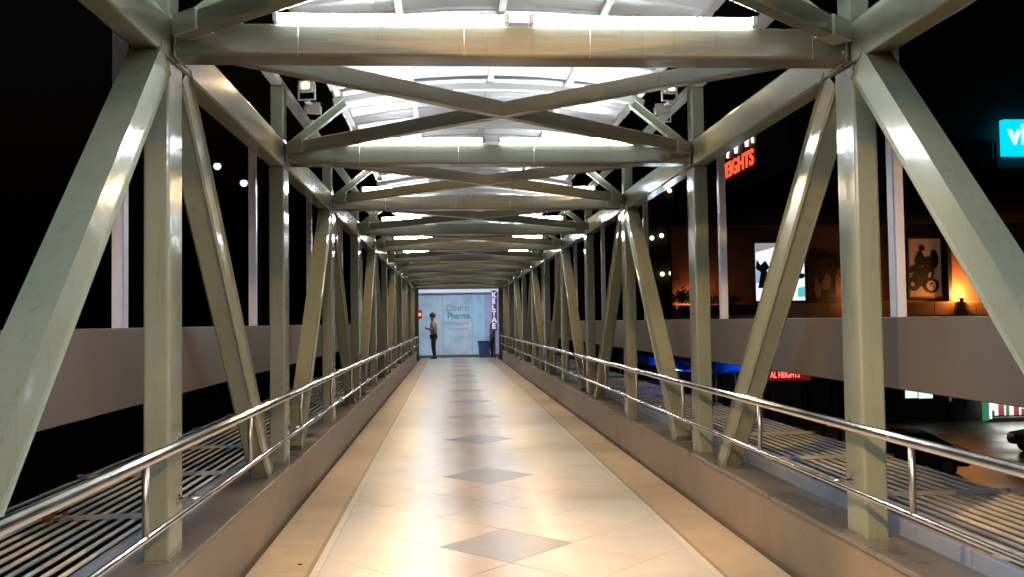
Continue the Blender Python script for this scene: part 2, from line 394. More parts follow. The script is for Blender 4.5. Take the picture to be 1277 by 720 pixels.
for t in (-0.96*A, -0.5*A, 0.0, 0.5*A, 0.96*A):
    p = arc(t, -0.022)
    part('purlin', lambda bm: bar(bm, (p.x, fy(K0) - .4, p.z), (p.x, 33.0, p.z), 0.045, 0.036, Vector((math.sin(t), 0, math.cos(t)))), ribm, roof)
for s in (-1, 1):
    e = arc(0.93*A, -0.10)
    stm = mesh('strut', lambda bm: bar(bm, (s*(PI_ - 0.02), 0, ZT - 0.01), (s*e.x, 0, e.z), 0.06, 0.06, Vector((0, 1, 0)), 0.005), paint)
    for k in range(K0, K1 + 1): put('roof_strut', stm, br, (0, fy(k), 0))
    # eave angle along the stub tops
    part('eave_rail', lambda bm: box(bm, s*PX - 0.04, s*PX + 0.04, fy(K0) - .4, 33.0, 3.262, 3.31), ribm, br)

# ------------------------------------------------------------------ tube lights on the beams
def tube_light(x0, x1, y, z, label, group, strength=None, rot=None, dz=0):
    t = thing('tube_light', label, 'lamp', ((x0+x1)/2, y, z), group, rot); L = x1 - x0
    part('housing', lambda bm: box(bm, -L/2, L/2, -0.012, 0.034, 0.0, 0.035, 0.003), housing, t)
    def tb(bm):
        tube(bm, (-L/2 + 0.02, -0.030, 0.021), (L/2 - 0.02, -0.030, 0.021), 0.019, n=14)
    part('glowing_tube', tb, glow if strength is None else strength, t)
    for e in (-1, 1):
        part('end_cap', lambda bm: box(bm, min(e*L/2, e*(L/2 - 0.022)), max(e*L/2, e*(L/2 - 0.022)), -0.054, -0.011, 0.0, 0.043, 0.003), capm, t)
    for e in (-0.3, 0.3):
        part('clip', lambda bm: box(bm, e*L - 0.008, e*L + 0.008, 0.0, 0.018, -0.050 if dz else -0.006, 0.0), capm, t)
for k in range(K0, K1 + 1):
    for s, side in ((-1, 'left'), (1, 'right')):
        xs = (0.05, 1.13) if k <= 2 else (0.56, 1.28)
        a, b = sorted((s*xs[0], s*xs[1]))
        if k >= 1: lab = '%s white fluorescent tube on top of the %s cross beam of the footbridge' % (side, ORD[k])
        else: lab = '%s white fluorescent tube on the cross beam %s the viewpoint' % (side, {0: 'right above', -1: 'just behind', -2: 'farther behind'}[k])
        tube_light(a, b, fy(k) - 0.050 if k > 0 else fy(k) + 0.050, ZT + (0.006 if k < 3 else 0.05), lab, 'fluorescent tubes on the cross beams', rot=None if k > 0 else (0, 0, math.pi), dz=int(k >= 3))

# ------------------------------------------------------------------ warm floodlights at every second frame
def flood(s, k, d):
    side = 'left' if s < 0 else 'right'
    way = 'turned toward the viewpoint' if d < 0 else 'turned to the far end'
    lab = ('warm floodlight on the %s side above the %s cross beam, %s' % (side, ORD[k], way)) if k >= 1 else 'warm %s floodlight above the viewpoint, by the cross beam %s, %s' % (side, 'ahead' if k == 0 else 'behind', 'facing back' if d < 0 else 'facing forward')
    t = thing('floodlight', lab, 'floodlight', (s*1.42 if d < 0 else s*1.40, fy(k) + d*0.10, 3.25 if d < 0 else 3.12), 'warm floodlights under the roof', (0, 0, (s*R(12) if d < 0 else math.pi - s*R(12))))
    t.scale = (0.72, 0.72, 0.72)
    def body(bm):
        box(bm, -0.08, 0.08, -0.02, 0.07, -0.06, 0.06, 0.012)
        for i in range(5): box(bm, -0.068 + i*0.032, -0.060 + i*0.032, 0.07, 0.095, -0.05, 0.05)
    part('lamp_body', body, floodbody, t)
    part('glass', lambda bm: box(bm, -0.032, 0.032, -0.030, -0.022, -0.026, 0.026, 0.003), floodglass, t)
    part('bracket', lambda bm: [box(bm, -0.095, -0.085, 0.01, 0.04, -0.14, 0.02), box(bm, 0.085, 0.095, 0.01, 0.04, -0.14, 0.02), box(bm, -0.095, 0.095, 0.01, 0.04, -0.15, -0.14)], ribm, t)
    part('support_arm', lambda bm: box(bm, -0.02, 0.02, 0.012, 0.12, -0.178, -0.152), ribm, t)
    fwd = d > 0 and k <= 0
    ld = bpy.data.lights.new('flood_lamp', 'SPOT'); ld.energy = FLOOD_W*((10.0 if s < 0 else 5.0) if fwd else 1.0); ld.color = (1.0, 0.57, 0.22) if (d > 0 and k <= 0) else (1.0, 0.62, 0.28); ld.spot_size = R(60 if fwd else 84); ld.spot_blend = 0.7 if fwd else 0.35; ld.shadow_soft_size = 0.03
    lo = bpy.data.objects.new('flood_lamp', ld); COL.objects.link(lo); lo.parent = t; lo.location = (0, -0.06, 0)
    lo.rotation_euler = Vector((-s*(0.85 if not fwd else 1.0)*(1 if d < 0 else -1), -1.0, -0.80 if fwd else -1.1)).to_track_quat('-Z', 'Y').to_euler()
for k in range(-2, K1, 2):
    for s in (-1, 1):
        for d in (-1, 1): flood(s, k, d)

# ------------------------------------------------------------------ handrails
RX = 1.475
for s, side in ((-1, 'left'), (1, 'right')):
    hr = thing('handrail', 'stainless steel handrail along the %s side of the footbridge walkway' % side, 'handrail', (s*RX, 0, 0))
    X = s*0.0
    part('top_rail', lambda bm: tube(bm, (0, YA, 0.920), (0, 31.9, 0.920), 0.0225, n=20), steel, hr)
    part('lower_rail', lambda bm: tube(bm, (0, YA, 0.630), (0, 31.9, 0.630), 0.0125, n=14), steel, hr)
    bal = mesh('baluster', lambda bm: tube(bm, (0, 0, 0.633), (0, 0, 0.90), 0.0135, n=14), steel2)
    def brk(z):
        def f(bm):
            tube(bm, (s*0.004, 0, z), (s*(PI_ - RX - 0.004), 0, z - 0.0), 0.009, n=10)
            tube(bm, (s*(PI_ - RX - 0.006), 0, z), (s*(PI_ - RX - 0.0005), 0, z), 0.028, n=14)
        return f
    b1 = mesh('bracket', brk(0.900), steel); b2 = mesh('bracket', brk(0.630), steel)
    bolt = mesh('bolt', lambda bm: tube(bm, (s*(PI_ - RX - 0.016), 0, 0), (s*(PI_ - RX - 0.0062), 0, 0), 0.006, n=6), steel)
    for k in range(K0, K1 + 1):
        for zb, me, dy in ((0.90, b1, 0.03), (0.630, b2, 0.03)):
            bk = put('bracket', me, hr, (0, fy(k) + dy, 0))
            put('bolt', bolt, bk, (0, 0, zb + 0.017)); put('bolt', bolt, bk, (0, 0, zb - 0.017))

    yb = 3.39 - 1.72*5
    while yb < 31.5: put('baluster', bal, hr, (0, yb, 0)); yb += 1.72

# ------------------------------------------------------------------ outer grilles
rod_me = mesh('rod', lambda bm: tube(bm, (0, YA, 0), (0, 31.5, 0), 0.0112, n=8), rodm)
cross_me = mesh('cross_bar', lambda bm: box(bm, -0.55, 0.55, -0.012, 0.012, -0.012, 0.012), rodm)
for s, side in ((-1, 'left'), (1, 'right')):
    gl = thing('side_grille', 'flat grille of long grey steel rods outside the %s ledge' % side, 'grille', (s*2.40, 0, LEDGE - 0.02))
    for i in range(15): put('rod', rod_me, gl, (-0.54 + i*0.0775, 0, 0))
    y = fy(K0) + 0.9
    while y < 31: put('cross_bar', cross_me, gl, (0, y, 0.024)); y += SP/2
leaf_m = mat('dry_leaf_brown', (0.32, 0.10, 0.03), 0.7, var=0.2)
def rag(bm):
    for i in range(14):
        c = Vector((random.uniform(-.05, .05), random.uniform(-.09, .09), random.uniform(0, .05)))
        a = random.uniform(0, 6.28); u = Vector((math.cos(a), math.sin(a), random.uniform(-.4, .4)))*0.03; w = Vector((-math.sin(a), math.cos(a), .3))*0.014
        vs = [bm.verts.new(c + d) for d in (u, w, -u, -w)]; bm.faces.new(vs)
o = part('dry_leaves', rag, leaf_m, None, (-2.44, 4.93, LEDGE + 0.0)); tag(o, 'small clump of dry orange-brown leaves caught on the left grille', 'leaves')

endm_ = mat('dark_litter', (0.05, 0.035, 0.025), 0.8)
def crumb(bm):
    bmesh.ops.create_icosphere(bm, subdivisions=2, radius=0.011)
    for v in bm.verts: v.co = Vector((v.co.x*random.uniform(.8, 1.5), v.co.y*random.uniform(.8, 1.3), abs(v.co.z)*.6))
o = part('litter_crumb', crumb, endm_, None, (-1.24, 5.35, 0.0)); tag(o, 'small dark crumb of litter on the tan tiles by the left kerb', 'litter')
# ------------------------------------------------------------------ far end: landing, hoarding, person, bin
endm = mat('dark_end_frame', (0.06, 0.055, 0.05), 0.5)
land = structure(part('landing_floor', lambda bm: box(bm, -2.6, 2.6, 36.0, 37.0, -0.3, -0.002), tile_b))
pt = thing('portal_frame', 'dark brown portal frame at the far end of the footbridge', 'doorway', (0, 33.2, 0))
for s in (-1, 1):
    a, b = sorted((s*1.50, s*1.95)); part('jamb', lambda bm: box(bm, a, b, -0.10, 0.10, 0, 2.66), endm, pt)
part('lintel', lambda bm: box(bm, -1.95, 1.95, -0.10, 0.10, 2.66, 3.1), endm, pt)
wallm = mat('landing_wall_grey', (0.20, 0.20, 0.22), 0.7, var=0.1)
for s, n in ((-1, 'wall_left'), (1, 'wall_right')):
    a, b = sorted((s*2.0, s*2.2)); structure(part(n, lambda bm: box(bm, a, b, 33.32, 36.3, 0, 3.1), wallm))
structure(part('landing_ceiling', lambda bm: box(bm, -2.2, 2.2, 33.32, 36.3, 3.1, 3.2), wallm))
def panel_mat(name, c1, c2, c3, e):
    m = mat(name, c1, 0.45); n = m.node_tree.nodes; l = m.node_tree.links; p = n['Principled BSDF']
    tc = n.new('ShaderNodeTexCoord'); nz = n.new('ShaderNodeTexNoise'); nz.inputs['Scale'].default_value = 2.0; nz.inputs['Detail'].default_value = 4
    l.new(tc.outputs['Object'], nz.inputs['Vector'])
    cr = n.new('ShaderNodeValToRGB'); cr.color_ramp.elements[0].position = 0.35; cr.color_ramp.elements[1].position = 0.62
    cr.color_ramp.elements[0].color = (*c2, 1); cr.color_ramp.elements[1].color = (*c1, 1)
    x = cr.color_ramp.elements.new(0.5); x.color = (*c3, 1)
    l.new(nz.outputs['Fac'], cr.inputs[0]); l.new(cr.outputs[0], p.inputs['Base Color'])
    if e:
        l.new(cr.outputs[0], p.inputs['Emission Color']); p.inputs['Emission Strength'].default_value = e
    return m
hoard = panel_mat('pale_blue_glow_panel', (0.36, 0.52, 0.66), (0.22, 0.40, 0.56), (0.36, 0.45, 0.60), 0.40)  # emission in the panels stands in for tube light falling on the wall
hoard2 = panel_mat('cyan_glow_panel', (0.26, 0.50, 0.66), (0.22, 0.44, 0.62), (0.30, 0.50, 0.70), 0.42)
YW = 35.9
hb = thing('lit_hoarding', 'pale blue lit advertising wall with teal lettering at the far end', 'billboard', (0, YW, 0))
part('panel', lambda bm: box(bm, -1.62, -0.62, 0, 0.06, 0.10, 2.62), hoard, hb)
part('panel', lambda bm: box(bm, -0.61, 0.56, 0, 0.06, 0.10, 2.62), hoard, hb)
part('panel', lambda bm: box(bm, 0.57, 1.10, 0, 0.06, 0.10, 2.62), hoard2, hb)
part('panel', lambda bm: box(bm, 1.11, 1.70, 0.0, 0.06, 0.10, 2.62), panel_mat('violet_glow_panel', (0.30, 0.34, 0.55), (0.2, 0.26, 0.48), (0.34, 0.36, 0.58), 0.4), hb)
part('plinth', lambda bm: box(bm, -1.65, 1.72, -0.02, 0.08, 0.0, 0.10), mat('grey_green_plinth', (0.20, 0.26, 0.26), 0.5), hb)
part('header', lambda bm: box(bm, -1.65, 1.72, -0.05, 0.06, 2.63, 2.78), mat('white_header', (0.7, 0.72, 0.8), 0.4, emit=(0.75, 0.8, 1.0), estr=0.6), hb)
part('header_trim', lambda bm: box(bm, -1.65, 1.72, -0.03, -0.002, 2.52, 2.60), mat('violet_trim', (0.25, 0.27, 0.45), 0.5), hb)  # violet strip across the panels below the header
teal = mat('teal_print', (0.05, 0.25, 0.36), 0.5, emit=(0.05, 0.25, 0.36), estr=0.3); purp = mat('purple_print', (0.22, 0.20, 0.42), 0.5, emit=(0.22, 0.2, 0.42), estr=0.3)
fr = (R(90), 0, 0)
letters('lettering', 'Clean n', 0.36, teal, hb, (-0.50, -0.004, 1.88), fr, 0.002, 0.85)
letters('lettering', 'Pharma', 0.36, teal, hb, (-0.44, -0.004, 1.56), fr, 0.002, 0.85, bold=0.01)
letters('lettering', 'the magazine', 0.20, purp, hb, (-0.52, -0.004, 1.32), fr, 0.002, 0.9)
letters('lettering', 'for everyone', 0.17, purp, hb, (-0.42, -0.004, 1.10), fr, 0.002, 0.9)
vs = thing('vertical_sign', 'narrow vertical sign with glowing white characters right of the hoarding', 'sign', (1.37, 33.9, 0))
part('board', lambda bm: box(bm, -0.10, 0.10, 0.0, 0.08, 1.05, 2.62), mat('dark_violet_board', (0.14, 0.15, 0.30), 0.4), vs)
vlm = mat('violet_white_glow', (0.8, 0.8, 1), 0.5, emit=(0.72, 0.70, 1.0), estr=0.85)
for i, ch in enumerate('KELTAE'):
    letters('character', ch, 0.27, vlm, vs, (-0.09, -0.006, 2.36 - i*0.24), fr, 0.004, 0.95, bold=0.012)
part('post', lambda bm: box(bm, -0.03, 0.03, 0.01, 0.07, 0.0, 1.05), endm, vs)
# strip light at the landing
tube_light(-1.3, -0.1, 34.4, 3.04, 'left white tube light under the landing ceiling at the far end', 'landing tubes')
tube_light(0.1, 1.3, 34.4, 3.04, 'right white tube light under the landing ceiling at the far end', 'landing tubes')
# small red-orange lit box on the left jamb
rb = thing('alarm_box', 'small red glowing box on the left jamb at the far end', 'alarm box', (-1.46, 33.0, 1.72))
part('case', lambda bm: box(bm, -0.09, 0.09, 0.0, 0.10, -0.16, 0.16, 0.01), mat('red_case', (0.4, 0.05, 0.03), 0.4), rb)
part('light', lambda bm: box(bm, -0.04, 0.06, -0.012, 0.002, -0.06, 0.06, 0.004), mat('red_glow', (1, .3, .2), 0.4, emit=(1.0, 0.32, 0.22), estr=1.1), rb)
# bin
binm = mat('blue_bin_plastic', (0.04, 0.07, 0.28), 0.45)
bn = thing('waste_bin', 'blue waste bin with rim against the hoarding, right of centre', 'bin', (1.02, 35.3, 0))
def binfn(bm):
    b0 = [(-.20, -.17), (.20, -.17), (.20, .17), (-.20, .17)]
    lo = [bm.verts.new((x, y, 0.0)) for x, y in b0]; hi = [bm.verts.new((x*1.22, y*1.22, 0.62)) for x, y in b0]
    for i in range(4): bm.faces.new((lo[i], lo[(i+1) % 4], hi[(i+1) % 4], hi[i]))
    bm.faces.new(lo[::-1]); bm.faces.new(hi)
part('bucket', binfn, binm, bn)
part('rim', lambda bm: box(bm, -.265, .265, -.225, .225, 0.60, 0.66, 0.01), mat('dark_blue_rim', (0.02, 0.03, 0.14), 0.4), bn)
st_ = thing('folded_stand', 'tall dark green folded stand beside the blue bin', 'stand', (1.34, 35.45, 0))
gdm = mat('dark_green_stand', (0.05, 0.10, 0.11), 0.5)
part('base', lambda bm: box(bm, -.16, .16, -.14, .14, 0, 0.06, 0.01), gdm, st_)
def stfn(bm):
    tube(bm, (0, 0, 0.06), (0, 0, 0.5), 0.05, 0.09, 12); tube(bm, (0, 0, 0.5), (0, 0, 1.25), 0.10, 0.09, 12); tube(bm, (0, 0, 1.25), (0, 0, 1.40), 0.09, 0.02, 12)
part('cover', stfn, gdm, st_)

# person
skin_m = mat('skin', (0.20, 0.11, 0.07), 0.5); shirt_m = mat('grey_olive_shirt', (0.30, 0.30, 0.26), 0.8); trou_m = mat('dark_trousers', (0.015, 0.018, 0.028), 0.8)
hair_m = mat('black_hair', (0.008, 0.007, 0.007), 0.5); phone_m = mat('dark_phone', (0.01, 0.01, 0.012), 0.2)
def skinned(name, pts, edges, m, parent, root=0, sub=2):
    me = bpy.data.meshes.new(name); me.from_pydata([p[:3] for p in pts], edges, [])
    o = bpy.data.objects.new(name, me); COL.objects.link(o); o.parent = parent; me.materials.append(m)
    sk = o.modifiers.new('s', 'SKIN'); sk.use_smooth_shade = True
    for i, p in enumerate(pts):
        r = p[3]; me.skin_vertices[0].data[i].radius = (r, r) if not isinstance(r, tuple) else r
        me.skin_vertices[0].data[i].use_root = (i == root)
    s2 = o.modifiers.new('d', 'SUBSURF'); s2.levels = sub; s2.render_levels = sub
    return o
pp = thing('person', 'person in grey shirt and dark trousers standing sideways, looking at a phone', 'person', (-0.98, 34.7, 0), None, (0, 0, R(90)))
# local: faces +Y, then turned to -X
pts = [(0, 0, .92, .13), (0, -.01, 1.10, .125), (0, 0, 1.30, .145), (0, .01, 1.42, .10), (0, .03, 1.50, .052), (0, .05, 1.60, .082), (0, .055, 1.68, .088), (0, .05, 1.74, .05),
       (.09, 0, .86, .095), (.10, .03, .48, .062), (.10, -.02, .10, .042), (.10, .10, .04, .035),
       (-.09, 0, .86, .095), (-.11, .00, .48, .062), (-.11, -.05, .10, .042), (-.11, .07, .04, .035),
       (.19, .0, 1.38, .058), (.22, -.02, 1.12, .046), (.13, .22, 1.17, .036), (.08, .30, 1.20, .03),
       (-.19, .0, 1.38, .058), (-.23, -.01, 1.12, .046), (-.13, .22, 1.17, .036), (-.07, .30, 1.20, .03)]
ed = [(0,1),(1,2),(2,3),(3,4),(4,5),(5,6),(6,7),(0,8),(8,9),(9,10),(10,11),(0,12),(12,13),(13,14),(14,15),(3,16),(16,17),(17,18),(18,19),(3,20),(20,21),(21,22),(22,23)]
skinned('body', pts, ed, skin_m, pp)
def grow(idx, d): 
    return [(pts[i][0], pts[i][1], pts[i][2], pts[i][3] + d) for i in idx]
sid = [0,1,2,3,16,17,20,21]
shp = grow(sid, .016)
shp[0] = (0, 0, .84, .145)
shp = shp + [(.175, .10, 1.145, .056), (-.18, .10, 1.145, .056)]
skinned('shirt', shp, [(0,1),(1,2),(2,3),(3,4),(4,5),(3,6),(6,7),(5,8),(7,9)], shirt_m, pp)
tid = [0,8,9,10,12,13,14]
skinned('trousers', [(p[0], p[1], p[2] + (0.05 if i == 0 else 0), p[3]) for i, p in enumerate(grow(tid, .018))], [(0,1),(1,2),(2,3),(0,4),(4,5),(5,6)], trou_m, pp)
for sx in (.10, -.11):
    yy = -.02 if sx > 0 else -.05
    part('shoe', lambda bm: [box(bm, sx - .048, sx + .048, yy - .08, yy + .17, 0.0, .03, 0.01), box(bm, sx - .042, sx + .042, yy - .07, yy + .11, .025, .09, 0.02)], phone_m, pp)
def hairfn(bm):
    bmesh.ops.create_icosphere(bm, subdivisions=3, radius=1.0)
    for v in list(bm.verts):
        c = v.co.copy(); j = 1 + 0.06*math.sin(9*c.x + 3)*math.sin(11*c.z)
        v.co = Vector((c.x*.108*j, c.y*.122*j + .03, c.z*.115*j + 1.70))
    bmesh.ops.delete(bm, geom=[v for v in bm.verts if (v.co.z < 1.66 and v.co.y > .04) or v.co.z < 1.59], context='VERTS')
part('hair', hairfn, hair_m, pp)
part('nose', lambda bm: bmesh.ops.create_cone(bm, segments=6, radius1=.018, radius2=.006, depth=.03, cap_ends=True, matrix=Matrix.Translation((0, .143, 1.645)) @ Matrix.Rotation(R(-80), 4, 'X')), skin_m, pp)
for sx in (-1, 1):
    part('ear', lambda bm: bmesh.ops.create_icosphere(bm, subdivisions=1, radius=.024, matrix=Matrix.Translation((sx*.09, .04, 1.64))), skin_m, pp)
    for f in range(4):
        part('finger', lambda bm: [tube(bm, (sx*.072, .30, 1.215 - f*.016), (sx*.045, .335, 1.225 - f*.016), .009, .008, 6), tube(bm, (sx*.045, .335, 1.225 - f*.016), (sx*.02, .33, 1.235 - f*.016), .008, .006, 6)], skin_m, pp)
    part('thumb', lambda bm: tube(bm, (sx*.07, .29, 1.225), (sx*.03, .30, 1.26), .010, .007, 6), skin_m, pp)
ph = part('phone', lambda bm: box(bm, -.038, .038, .312, .322, 1.16, 1.31, .004), phone_m)
ph.location = pp.location; ph.rotation_euler = pp.rotation_euler
tag(ph, 'dark phone held up in the hands of the standing person', 'phone')

# ------------------------------------------------------------------ the building across the street (right)
BD = 45.0
def rect(px0, py0, px1, py1, D):
    a = at(px0, (py0 + py1)/2, D); b = at(px1, (py0 + py1)/2, D); c = at((px0 + px1)/2, py0, D); d = at((px0 + px1)/2, py1, D)
    return a.x, b.x, d.z, c.z
wallb = mat('dark_terracotta_render', (0.24, 0.11, 0.07), 0.75, var=0.15, vscale=0.6, bump=0.2, bscale=8)
walld = mat('dark_grey_render', (0.04, 0.037, 0.04), 0.8, var=0.2, vscale=0.5)
ledgeb = mat('terracotta_cladding', (0.60, 0.32, 0.17), 0.55, var=0.12, vscale=1.5)
fasc = mat('grey_fascia', (0.01, 0.009, 0.009), 0.9, var=0.15, spec=0.0)
darkglass = mat('dark_window_glass', (0.01, 0.012, 0.015), 0.08)
bd = thing('mall_building', 'dark shopping building with terracotta upper walls across the street on the right', 'building', (0, BD, 0))
xl = at(838, 330, BD).x; xr = at(1277, 330, BD).x + 14
zl0, zl1 = at(1150, 394, BD).z, at(1150, 377, BD).z
part('wall', lambda bm: box(bm, xl, xr, 0.0, 0.4, zl1 - 0.1, 6.25), wallb, bd)
part('lower_wall', lambda bm: box(bm, xl, xr, 0.3, 0.6, GZ, zl0), walld, bd)
part('upper_storey', lambda bm: box(bm, 11.6, xr, -15.0, 0.4, 6.6, 13.5), walld, bd)
part('fascia', lambda bm: box(bm, 11.5, xr, -15.12, 0.3, 6.25, 6.62), fasc, bd)
x = xl
while x < xr - 1.1:
    part('cladding_panel', lambda bm: box(bm, 0.012, 1.13, -0.55, 0.35, zl0, zl1, 0.015), ledgeb, bd, (x, 0, 0)); x += 1.145
for i in range(7):   # dark columns in the ground floor
    xx = xl + 2 + i*4.4
    part('column', lambda bm: box(bm, xx - 0.3, xx + 0.3, -0.3, 0.28, GZ, zl0 - 0.02), walld, bd)
for (a, b, c, d) in ((1060, 250, 1100, 290), (1190, 252, 1230, 292), (1010, 180, 1050, 214), (1130, 178, 1170, 212), (1200, 178, 1240, 212)):
    D = BD - 15.05 if b < 216 else BD - 0.05
    x0, x1, z0, z1 = rect(a, b, c, d, D)
    if D > 40: continue
    wdw = part('window', lambda bm: box(bm, x0, x1, -15.06, -15.0, z0, z1), darkglass, bd)
    part('frame', lambda bm: [box(bm, x0 - .06, x0, -15.1, -15.0, z0 - .06, z1 + .06), box(bm, x1, x1 + .06, -15.1, -15.0, z0 - .06, z1 + .06), box(bm, x0, x1, -15.1, -15.0, z1, z1 + .06), box(bm, x0, x1, -15.1, -15.0, z0 - .06, z0), box(bm, (x0+x1)/2 - .03, (x0+x1)/2 + .03, -15.09, -15.061, z0, z1)], fasc, wdw)

def uplight(px, py, D, label, watts, spread=70):
    p = at(px, py, D)
    t = thing('uplight', label, 'uplight', (p.x, D, p.z), 'orange uplights on the building')
    part('lamp_can', lambda bm: [tube(bm, (0, 0, -0.22), (0, 0, 0.0), 0.09, 0.13, 14), tube(bm, (0, 0, -0.34), (0, 0, -0.22), 0.03, n=8)], endm, t)
    part('lamp_glass', lambda bm: tube(bm, (0, 0, 0.002), (0, 0, 0.03), 0.10, 0.09, 14), mat('uplight_glass_%d' % px, (1, .8, .4), 0.3, emit=(1.0, 0.62, 0.18), estr=14), t)
    ld = bpy.data.lights.new('uplight_lamp', 'POINT'); ld.energy = watts; ld.color = (1.0, 0.40, 0.09); ld.shadow_soft_size = 0.10
    lo = bpy.data.objects.new('uplight_lamp', ld); COL.objects.link(lo); lo.parent = t; lo.location = (0, 0.0, 0.16)
uplight(1199, 371, BD - 0.62, 'bright orange uplight in the wall niche right of the motorcycle poster', 560)
uplight(868, 379, BD - 0.75, 'orange uplight behind the shrubs at the left end of the terracotta wall', 200)
uplight(1070, 374, BD - 0.85, 'orange uplight right of the dark framed poster', 35)
# niche side fins round the bright uplight
for px in (1179, 1222):
    x = at(px, 340, BD).x
    part('fin', lambda bm: box(bm, x - 0.10, x + 0.10, -0.45, 0.0, zl1, at(1200, 288, BD).z), walld, bd)

# lit billboard with figures
bbm = mat('white_backlit_print', (0.8, 0.85, 0.9), 0.4, emit=(0.86, 0.92, 1.0), estr=0.95)
navy = mat('navy_print', (0.02, 0.04, 0.12), 0.5); tealp = mat('teal_backlit_print', (0.1, 0.6, 0.62), 0.5, emit=(0.1, 0.62, 0.62), estr=0.8)
skyp = mat('light_blue_backlit_print', (0.3, 0.5, 0.7), 0.5, emit=(0.3, 0.52, 0.72), estr=0.8)
greyp = mat('grey_backlit_print', (0.4, 0.36, 0.38), 0.5, emit=(0.42, 0.38, 0.40), estr=0.7)
x0, x1, z0, z1 = rect(944, 303, 1005, 375, BD - 0.5)
bb = thing('lit_billboard', 'bright white backlit billboard with dark figures behind the right diagonal brace', 'billboard', (x0, BD - 0.3, z0))
bw, bh = x1 - x0, z1 - z0
part('case', lambda bm: box(bm, -0.08, bw + 0.08, 0.0, 0.25, -0.08, bh + 0.08), endm, bb)
part('screen', lambda bm: box(bm, 0, bw, -0.02, -0.001, 0, bh), bbm, bb)
def flat(bm, poly, y0=-0.032, y1=-0.0205):
    a = [bm.verts.new((u*bw, y0, v*bh)) for u, v in poly]; b = [bm.verts.new((u*bw, y1, v*bh)) for u, v in poly]
    n = len(poly); bm.faces.new(a); bm.faces.new(b[::-1])
    for i in range(n): bm.faces.new((a[i], b[i], b[(i+1) % n], a[(i+1) % n]))
def blob(cx, cz, rx, rz, n=14, j=0.25, sd=1):
    rnd = random.Random(sd); return [(cx + rx*math.cos(6.283*i/n)*(1 + rnd.uniform(-j, j)), cz + rz*math.sin(6.283*i/n)*(1 + rnd.uniform(-j, j))) for i in range(n)]
part('printed_shadow', lambda bm: flat(bm, [(0, .84), (.28, .9), (.6, .98), (1, .96), (1, 1), (0, 1)]), greyp, bb)
part('printed_figure', lambda bm: flat(bm, [(.04, .22), (.32, .22), (.30, .42), (.22, .52), (.28, .58), (.20, .70), (.10, .62), (.02, .72), (.0, .56), (.10, .5)]), navy, bb)
part('printed_figure', lambda bm: flat(bm, blob(.36, .62, .07, .07, sd=3)), navy, bb)
part('printed_figure', lambda bm: flat(bm, [(.55, .24), (.68, .26), (.72, .5), (.62, .62), (.54, .5)]), navy, bb)
part('printed_figure', lambda bm: flat(bm, blob(.93, .42, .07, .05, sd=5)), navy, bb)
part('printed_panel', lambda bm: flat(bm, [(.84, .06), (1, .06), (1, .24), (.86, .22)]), tealp, bb)
part('printed_panel', lambda bm: flat(bm, [(.0, .3), (.09, .32), (.1, .55), (.0, .6)], -0.028, -0.0207), skyp, bb)

# dark framed poster
x0, x1, z0, z1 = rect(1009, 323, 1054, 377, BD - 0.2)
bw, bh = x1 - x0, z1 - z0
dp = thing('dark_poster', 'dim dark poster with pale figures right of the lit billboard', 'poster', (x0, BD - 0.12, z0))
part('backing', lambda bm: box(bm, 0, bw, 0.0, 0.10, 0, bh), mat('dark_poster_print', (0.06, 0.045, 0.045), 0.5, var=0.4, vscale=1.5), dp)
part('frame', lambda bm: [box(bm, -.07, 0, -.05, .1, -.07, bh + .07), box(bm, bw, bw + .07, -.05, .1, -.07, bh + .07), box(bm, 0, bw, -.05, .1, bh, bh + .07), box(bm, 0, bw, -.05, .1, -.07, 0)], endm, dp)
palep = mat('faded_pink_print', (0.26, 0.16, 0.14), 0.6)
for i, (cx, cz, rx, rz) in enumerate(((.25, .3, .10, .18), (.5, .45, .12, .2), (.82, .4, .10, .26), (.22, .52, .05, .06), (.85, .72, .05, .06))):
    part('printed_figure', lambda bm: flat(bm, blob(cx, cz, rx, rz, sd=i + 10), -0.012, -0.0005), palep, dp)

# motorcycle poster
x0, x1, z0, z1 = rect(1134, 298, 1174, 370, BD - 0.2)
bw, bh = x1 - x0, z1 - z0
mp_ = thing('motorcycle_poster', 'brown poster showing a dark motorcycle, left of the bright orange niche', 'poster', (x0, BD - 0.16, z0))
part('paper', lambda bm: box(bm, 0, bw, 0.0, 0.05, 0, bh), mat('brown_paper_print', (0.50, 0.30, 0.20), 0.6, var=0.2, vscale=1.2, emit=(0.5, 0.26, 0.15), estr=0.10), mp_)
part('frame', lambda bm: [box(bm, -.10, 0, -.05, .12, -.1, bh + .1), box(bm, bw, bw + .1, -.05, .12, -.1, bh + .1), box(bm, 0, bw, -.05, .12, bh, bh + .1), box(bm, 0, bw, -.05, .12, -.1, 0)], endm, mp_)
ink = mat('black_print', (0.022, 0.018, 0.018), 0.5)
MC = [('printed_fairing', [(.46, .44), (.60, .40), (.74, .44), (.88, .52), (.93, .62), (.90, .74), (.80, .82), (.72, .80), (.66, .68), (.54, .62), (.44, .56)]),
      ('printed_engine', [(.14, .24), (.30, .17), (.48, .18), (.56, .26), (.60, .40), (.50, .50), (.32, .52), (.18, .44), (.08, .36)]),
      ('printed_fork', [(.64, .20), (.71, .20), (.80, .46), (.72, .46)]),
      ('printed_tail', [(.02, .40), (.20, .44), (.36, .52), (.30, .58), (.14, .54), (.0, .50)]),
      ('printed_rider', [(.22, .54), (.40, .52), (.50, .58), (.66, .64), (.64, .70), (.48, .68), (.44, .76), (.34, .80), (.24, .72), (.18, .62)]),
      ('printed_helmet', blob(.42, .84, .095, .055, 16, 0.06, 4))]
for q_, (nm, pl) in enumerate(MC): part(nm, lambda bm: flat(bm, pl, -.012 - .0006*q_, -.0008), ink, mp_)
